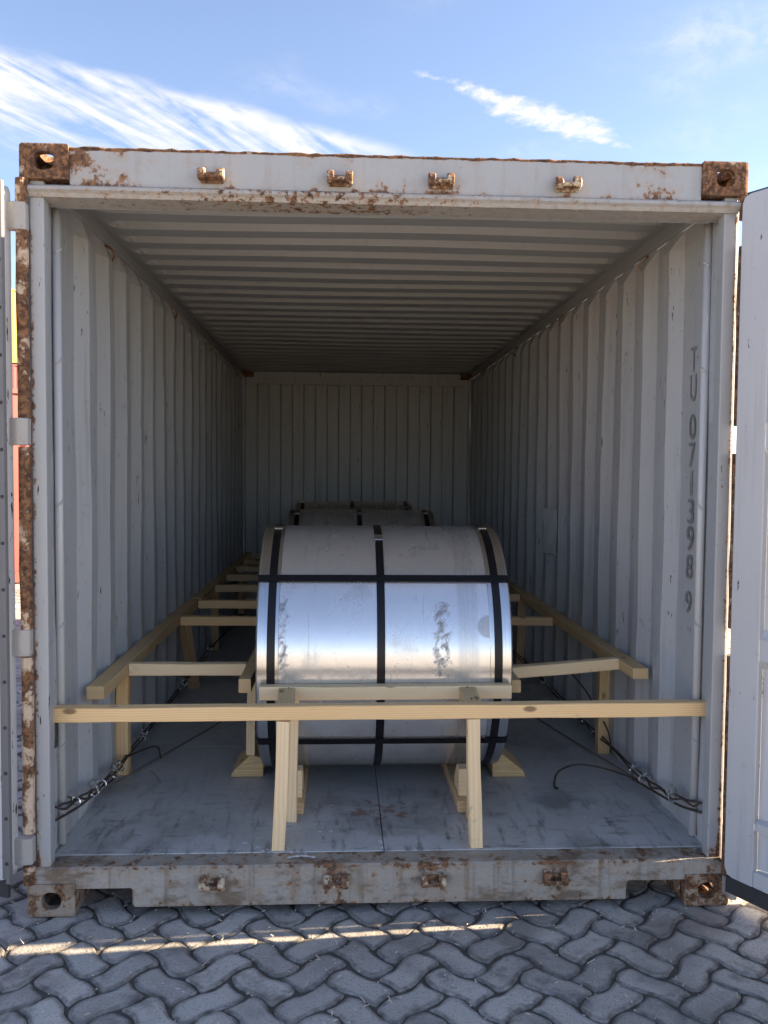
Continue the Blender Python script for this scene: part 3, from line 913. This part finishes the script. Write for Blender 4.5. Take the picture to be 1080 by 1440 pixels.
lf = empty('timber_brace')
tag(lf, 'left pine brace from the wall to the front coil, nearer of the left pair', 'timber frame', 'pine bracing frames')
RX = 1.094
lumber('rail', (-RX, .39, .674), (-RX-.004, 2.62, .676), .066, .050, PA, lf)
for y, zc, xe in ((.78, .676, -.566), (1.95, .678, -.50), (2.55, .678, -.50)):
    lumber('crossbar', (-RX+.035, y, zc), (xe, y+.012, zc-.004), .048, .050, P1 if y > 1 else P2, lf)
lumber('leg', (-1.115, .905, .648), (-1.120, .907, .1765), .056, .050, P1, lf)
lumber('leg', (-1.108, 2.30, .648), (-1.062, 2.40, .1765), .056, .050, PB, lf)
lumber('coil_rail', (-.540, .50, .670), (-.540, 1.45, .672), .048, .056, PA, lf)
lumber('strut', (-.545, .87, .640), (-.553, .875, .272), .040, .046, P2, lf)

lb = empty('timber_brace')
tag(lb, 'left pine brace further back, its short crossbars stepping towards the end wall', 'timber frame', 'pine bracing frames')
lumber('rail', (-RX-.010, 2.74, .668), (-RX, 5.80, .672), .066, .050, PA, lb)
for y in (3.30, 3.92, 4.55, 5.1, 5.6):
    lumber('crossbar', (-RX+.030, y, .676), (-.50, y+.01, .672), .048, .050, PB, lb)
lumber('leg', (-1.10, 3.55, .642), (-1.098, 3.56, .1765), .056, .050, PB, lb)
lumber('leg', (-1.10, 5.2, .642), (-1.098, 5.2, .1765), .056, .050, PB, lb)
lumber('leg', (-.72, 4.7, .642), (-.715, 4.7, .1765), .056, .050, PB, lb)

rb = empty('timber_brace')
tag(rb, 'right pine brace, a long rail along the wall with crossbars to the coil', 'timber frame', 'pine bracing frames')
lumber('rail', (RX+.002, .60, .690), (RX, 5.70, .676), .066, .046, PA, rb)
for y0, y1, z0_, z1_, m_ in ((.745, .80, .664, .690, P2), (1.96, 1.97, .676, .670, PB), (2.86, 2.87, .676, .674, PB), (4.0, 4.0, .676, .674, PB), (5.0, 5.0, .676, .674, PB)):
    lumber('crossbar', (.567 if y0 < 1 else .5, y0, z0_), (RX-.035, y1, z1_), .050, .048, m_, rb)
lumber('leg', (1.112, 1.14, .666), (1.112, 1.142, .1765), .056, .050, PA, rb)
lumber('leg', (1.10, 3.0, .66), (1.098, 3.02, .1765), .056, .050, PB, rb)
lumber('leg', (1.10, 4.8, .66), (1.098, 4.8, .1765), .056, .050, PB, rb)
lumber('coil_rail', (.545, .50, .664), (.545, 1.45, .668), .048, .050, PA, rb)

# chocks at the coil ends and the two skids under it
def chock(pts, y0, y1, label, m_):
    bm = bmesh.new(); prism(bm, pts, 'y', y0, y1, .003)
    cx = sum(p[0] for p in pts)/len(pts)
    for v in bm.verts: v.co -= Vector((cx, y0, FLZ))
    o = obj('timber_chock', bm, m_, loc=(cx, y0, FLZ+.0008)); tag(o, label, 'chock', 'end chocks of the front coil'); return o
chock([(-.640, .176), (-.497, .176), (-.497, .262), (-.555, .272), (-.632, .200)], .845, 1.05, 'slanted timber chock on the floor at the left end of the front coil', PA)
chock([(.665, .176), (.516, .176), (.516, .252), (.560, .278), (.655, .204)], .815, 1.03, 'slanted timber chock on the floor at the right end of the front coil', PA)
for s, xc, lab in ((-1, -.345, 'timber skid under the left half of the front coil'), (1, .352, 'timber skid under the right half of the front coil')):
    e = empty('timber_skid', (xc, .42, FLZ)); tag(e, lab, 'skid', 'skids under the front coil')
    bm = bmesh.new(); box(bm, (-.045, 0, .001), (.045, 1.06, .049), .006)
    obj('runner', bm, PB, e)
    for y0, y1, f in ((.055, .19, 1), (.87, 1.0, -1)):
        pts = [(y0, .050), (y1+.02*f*(1 if f > 0 else 0), .050), (y1, .110), (y1-.045 if f > 0 else y1, .170), (y0, .175 if f > 0 else .11)]
        bm = bmesh.new(); prism(bm, [(y0, .050), (y1, .050), (y1, .085 if f > 0 else .15), (y0+.065 if f > 0 else y1, .16 if f > 0 else .15), (y0, .16 if f > 0 else .085)][:5] if f > 0 else [(y0, .05), (y1, .05), (y1, .16), (y1-.065, .16), (y0, .085)], 'x', -.034, .036, .002)
        obj('chock_block', bm, P2, e)

# ------------------------------------------------------------------ wire lashings
def clip(p, d, par, sc=1.0):
    """a wire-rope clip: saddle, U-bolt and two nuts"""
    p = Vector(p); d = Vector(d).normalized()
    bm = bmesh.new(); r = .013*sc
    box(bm, (-.010*sc, -.017*sc, -.012*sc), (.010*sc, .017*sc, -.002*sc), .002)
    for s in (-1, 1):
        tube(bm, [(0, s*r, -.028*sc), (0, s*r, .010*sc)], .0035*sc, 6)
        tube(bm, [(0, s*r, -.022*sc), (0, s*r, -.013*sc)], .0075*sc, 6)
    tube(bm, [(0, math.cos(a)*r, .010*sc + math.sin(a)*r) for a in np.linspace(0, math.pi, 7)], .0035*sc, 6)
    o = obj('wire_clip', bm, M['zinc'], par)
    q_ = d.to_track_quat('X', 'Z')
    o.rotation_mode = 'QUATERNION'; o.rotation_quaternion = q_ @ Quaternion((1, 0, 0), random.uniform(1.2, 4.4)); o.location = p
    return o
def lashing(s, path, clips, label, loose):
    e = empty('wire_lashing'); tag(e, label, 'lashing', 'wire lashings along the walls')
    pts = spline(path, 10)
    for k, (dx, dz) in enumerate(((0, 0), (.007, -.009))):
        bm = bmesh.new()
        tube(bm, [(p.x - s*dx*(1 if k else 0) + random.gauss(0, .001), p.y, p.z + dz + .006*math.sin(i*.7+k*2)*(k+.3)) for i, p in enumerate(pts)], .0042, 7)
        obj('wire', bm, M['wire'], e, smooth=True)
    for y in clips:
        i = min(range(len(pts)-1), key=lambda k: abs(pts[k].y-y))
        clip((pts[i].x-s*.004, pts[i].y, pts[i].z-.004), pts[i+1]-pts[i], e, random.uniform(.95, 1.15))
    for path_, r, m_ in loose:
        obj('loose_wire', tube(bmesh.new(), spline(path_, 10), r, 6), m_, e, smooth=True)
lashing(-1, [(-1.150, .10, .345), (-1.112, .25, .325), (-1.10, .391, .307), (-1.10, .70, .273), (-1.10, 1.18, .267), (-1.09, 2.13, .268), (-1.08, 3.2, .27), (-1.0, 4.5, .28)],
    (.20, .37, .44, .66, .74, 1.10, 1.20, 2.08, 2.2, 3.1, 4.2), 'wire rope lashing with bright clips along the left wall',
    [([(-1.150, .10, .30), (-1.12, .26, .285), (-1.10, .45, .272), (-1.09, .62, .255)], .005, M['wire']),
     ([(-1.09, .60, .235), (-1.06, .92, .19), (-.93, 1.30, .182), (-.80, 1.67, .181), (-.72, 1.95, .181)], .0042, M['wire_pale']),
     ([(-1.09, .66, .24), (-1.04, .78, .222), (-.98, .82, .216), (-.93, .775, .181)], .0036, M['wire_pale']),
     ([(-1.10, .85, .265), (-1.06, 1.02, .245), (-1.01, 1.08, .24), (-.985, 1.04, .20)], .0046, M['wire'])])
lashing(1, [(1.150, .10, .335), (1.115, .20, .318), (1.10, .40, .288), (1.10, .60, .272), (1.10, 1.25, .255), (1.10, 1.5, .245), (1.09, 2.2, .258), (1.06, 3.2, .27), (1.0, 4.5, .28)],
    (.25, .52, .64, 1.22, 1.50, 2.2, 3.2), 'wire rope lashing with bright clips along the right wall',
    [([(1.150, .10, .30), (1.12, .24, .275), (1.095, .50, .245), (1.08, .62, .235)], .005, M['wire']),
     ([(1.09, .56, .25), (.99, .72, .245), (.89, .80, .235), (.80, .77, .215), (.762, .69, .186), (.770, .66, .181)], .0044, M['wire']),
     ([(1.09, .60, .24), (1.07, .95, .20), (1.0, 1.35, .182), (.929, 1.66, .181), (.90, 1.8, .181)], .0046, M['wire_pale']),
     ([(.929, 1.62, .182), (.955, 1.55, .183), (.968, 1.47, .182)], .003, M['wire_pale']),
     ([(1.105, 1.0, .26), (1.112, 1.06, .30), (1.098, 1.16, .36), (1.06, 1.3, .45), (1.03, 1.5, .5)], .0036, M['wire'])])

# ------------------------------------------------------------------ litter: chips and straw on the blocks, flecks of paint on the floor
bm = bmesh.new()
def bit(x, y, z, l, wd, m_i=0):
    a = random.uniform(0, math.pi); c_, s_ = math.cos(a), math.sin(a); tl = random.uniform(0, .3)*l
    p = [(-l/2, -wd/2, 0), (l/2, -wd/2, tl), (l/2, wd/2, tl), (-l/2, wd/2, 0)]
    lo_ = [bm.verts.new((x+u*c_-v*s_, y+u*s_+v*c_, z+h)) for u, v, h in p]
    hi_ = [bm.verts.new((v.co.x, v.co.y, v.co.z+.0012)) for v in lo_]
    bm.faces.new(hi_)
    for k in range(4): bm.faces.new((lo_[k], lo_[(k+1) % 4], hi_[(k+1) % 4], hi_[k]))
for _ in range(520):
    bit(random.uniform(-1.5, 1.5), random.uniform(-1.1, .25), .0135 if random.random() < .6 else .006, random.choice((.004, .006, .008, .014)), random.choice((.002, .003, .004)))
for _ in range(14):
    bit(random.uniform(-1.4, 1.4), random.uniform(-.7, .02), .0145, random.uniform(.02, .045), .0022)
lit = obj('straw_litter', bm, M['straw']); tag(lit, 'scattered straw and wood chips on the paving', 'litter', kind='stuff')
bm = bmesh.new()
def blob(x, y, r, z=FLZ+.0018):
    n = random.randint(5, 8); k0 = random.uniform(.35, 1)
    vs_ = [bm.verts.new((x+r*random.uniform(.5, 1.2)*math.cos(2*math.pi*k/n), y+r*k0*random.uniform(.5, 1.2)*math.sin(2*math.pi*k/n), z+random.uniform(0, .0008))) for k in range(n)]
    bm.faces.new(vs_)
for (x, y, s_, n) in ((-.43, .125, .06, 9), (-.33, .11, .05, 7), (-.20, .26, .05, 5), (-.60, .30, .04, 2), (-.03, .16, .05, 3), (-.46, .2, .05, 3)):
    for _ in range(n): blob(x+random.gauss(0, s_*.6), y+random.gauss(0, s_*.35), random.uniform(.003, .012))
for _ in range(60): blob(random.uniform(-1.1, 1.1), random.uniform(.12, 2.5), random.uniform(.0015, .005))
for k in range(7): blob(-.335+k*.014, .068-.004*abs(k-3), random.uniform(.008, .016), .1748)
fl = obj('paint_flecks', bm, M['white']); tag(fl, 'flecks of white paint on the container floor', 'paint flecks', kind='stuff')

# ------------------------------------------------------------------ other containers of the yard
def far_paint(name, base):
    m, t = material(name); co = t.coord()
    n1 = t.noise(co, 2, 5, .6); st = t.noise(t.scale(co, (12, 12, .8)), 1, 4, .6)
    col = t.mix(n1, tuple(c*.85 for c in base), tuple(min(1, c*1.12) for c in base))
    col = t.mix(st.ss(.55, .8)*.3, col, (.12, .07, .05))
    t.out(col, .55); return m
def yard_container(col, loc, rz, label, cat='container'):
    m_ = far_paint(label.split()[0]+'_container_paint', col)
    e = empty('shipping_container', loc, rz); tag(e, label, cat, 'containers of the yard')
    hl, hw, H = 3.029, 1.219, 2.591
    for sx in (-1, 1):
        for sy in (-1, 1):
            obj('corner_post', boxes(((sx*(hl-.14), sy*(hw-.14), .118), (sx*hl, sy*hw, H-.118)), bev=.006), m_, e)
            for z in (0, H-.118):
                obj('corner_casting', boxes(((sx*(hl-.178), sy*(hw-.162), z), (sx*(hl+.004), sy*(hw+.004), z+.118)), bev=.01), m_, e)
    for sy in (-1, 1):
        obj('bottom_rail', boxes(((-hl+.18, sy*(hw-.06), .02), (hl-.18, sy*(hw-.005), .17)), bev=.004), m_, e)
        obj('top_rail', boxes(((-hl+.18, sy*(hw-.06), H-.09), (hl-.18, sy*(hw-.005), H-.02)), bev=.004), m_, e)
        xs, k = [], 0
        x = -hl+.14; pts = []
        while x < hl-.14:
            for d, h in ((0, 0), (.068, 1), (.138, 1), (.206, 0)):
                if x+d <= hl-.14: pts.append((x+d, h))
            x += .278
        vv = []; ff = []
        for x, h in pts:
            for z in (.17, H-.09): vv.append((x, sy*(hw-.012-.036*h), z))
        for i in range(len(pts)-1): ff.append((2*i, 2*i+2, 2*i+3, 2*i+1))
        o = obj('side_wall', (vv, [], ff), m_, e); o.modifiers.new('thick', 'SOLIDIFY').thickness = .004
    for sx in (-1, 1):
        obj('end_rail', boxes(((sx*(hl-.06), -hw+.165, .02), (sx*(hl-.005), hw-.165, .17)), ((sx*(hl-.06), -hw+.165, H-.11), (sx*(hl-.005), hw-.165, H-.02)), bev=.004), m_, e)
        pts = []; y = -hw+.14
        while y < hw-.14:
            for d, h in ((0, 0), (.05, 1), (.125, 1), (.175, 0)):
                if y+d <= hw-.14: pts.append((y+d, h))
            y += .25
        vv = []; ff = []
        for y, h in pts:
            for z in (.17, H-.11): vv.append((sx*(hl-.012-.045*h), y, z))
        for i in range(len(pts)-1): ff.append((2*i, 2*i+2, 2*i+3, 2*i+1))
        o = obj('end_wall', (vv, [], ff), m_, e); o.modifiers.new('thick', 'SOLIDIFY').thickness = .004
    obj('roof_sheet', boxes(((-hl+.02, -hw+.02, H-.06), (hl-.02, hw-.02, H-.03))), m_, e)
    obj('floor_frame', boxes(((-hl+.2, -hw+.07, .10), (hl-.2, hw-.07, .16))), m_, e)
    return e
yard_container((.27, .042, .036), (-5.1, 9.6, 0), R(48), 'red container standing on sunlit ground past the left door')
yard_container((.16, .035, .04), (-13.8, 27.6, 0), R(40), 'dark red container, lowest of the far stack')
yard_container((.17, .04, .045), (-13.8, 27.6, 2.595), R(40), 'maroon container in the middle of the far stack')
yard_container((.62, .40, .07), (-13.8, 27.6, 5.19), R(40), 'yellow container on top of the far stack')
yard_container((.34, .06, .05), (-17.0, -17.0, 0), R(125), 'red container across the yard, mirrored at the left of the front coil')
bpy.context.view_layer.update()
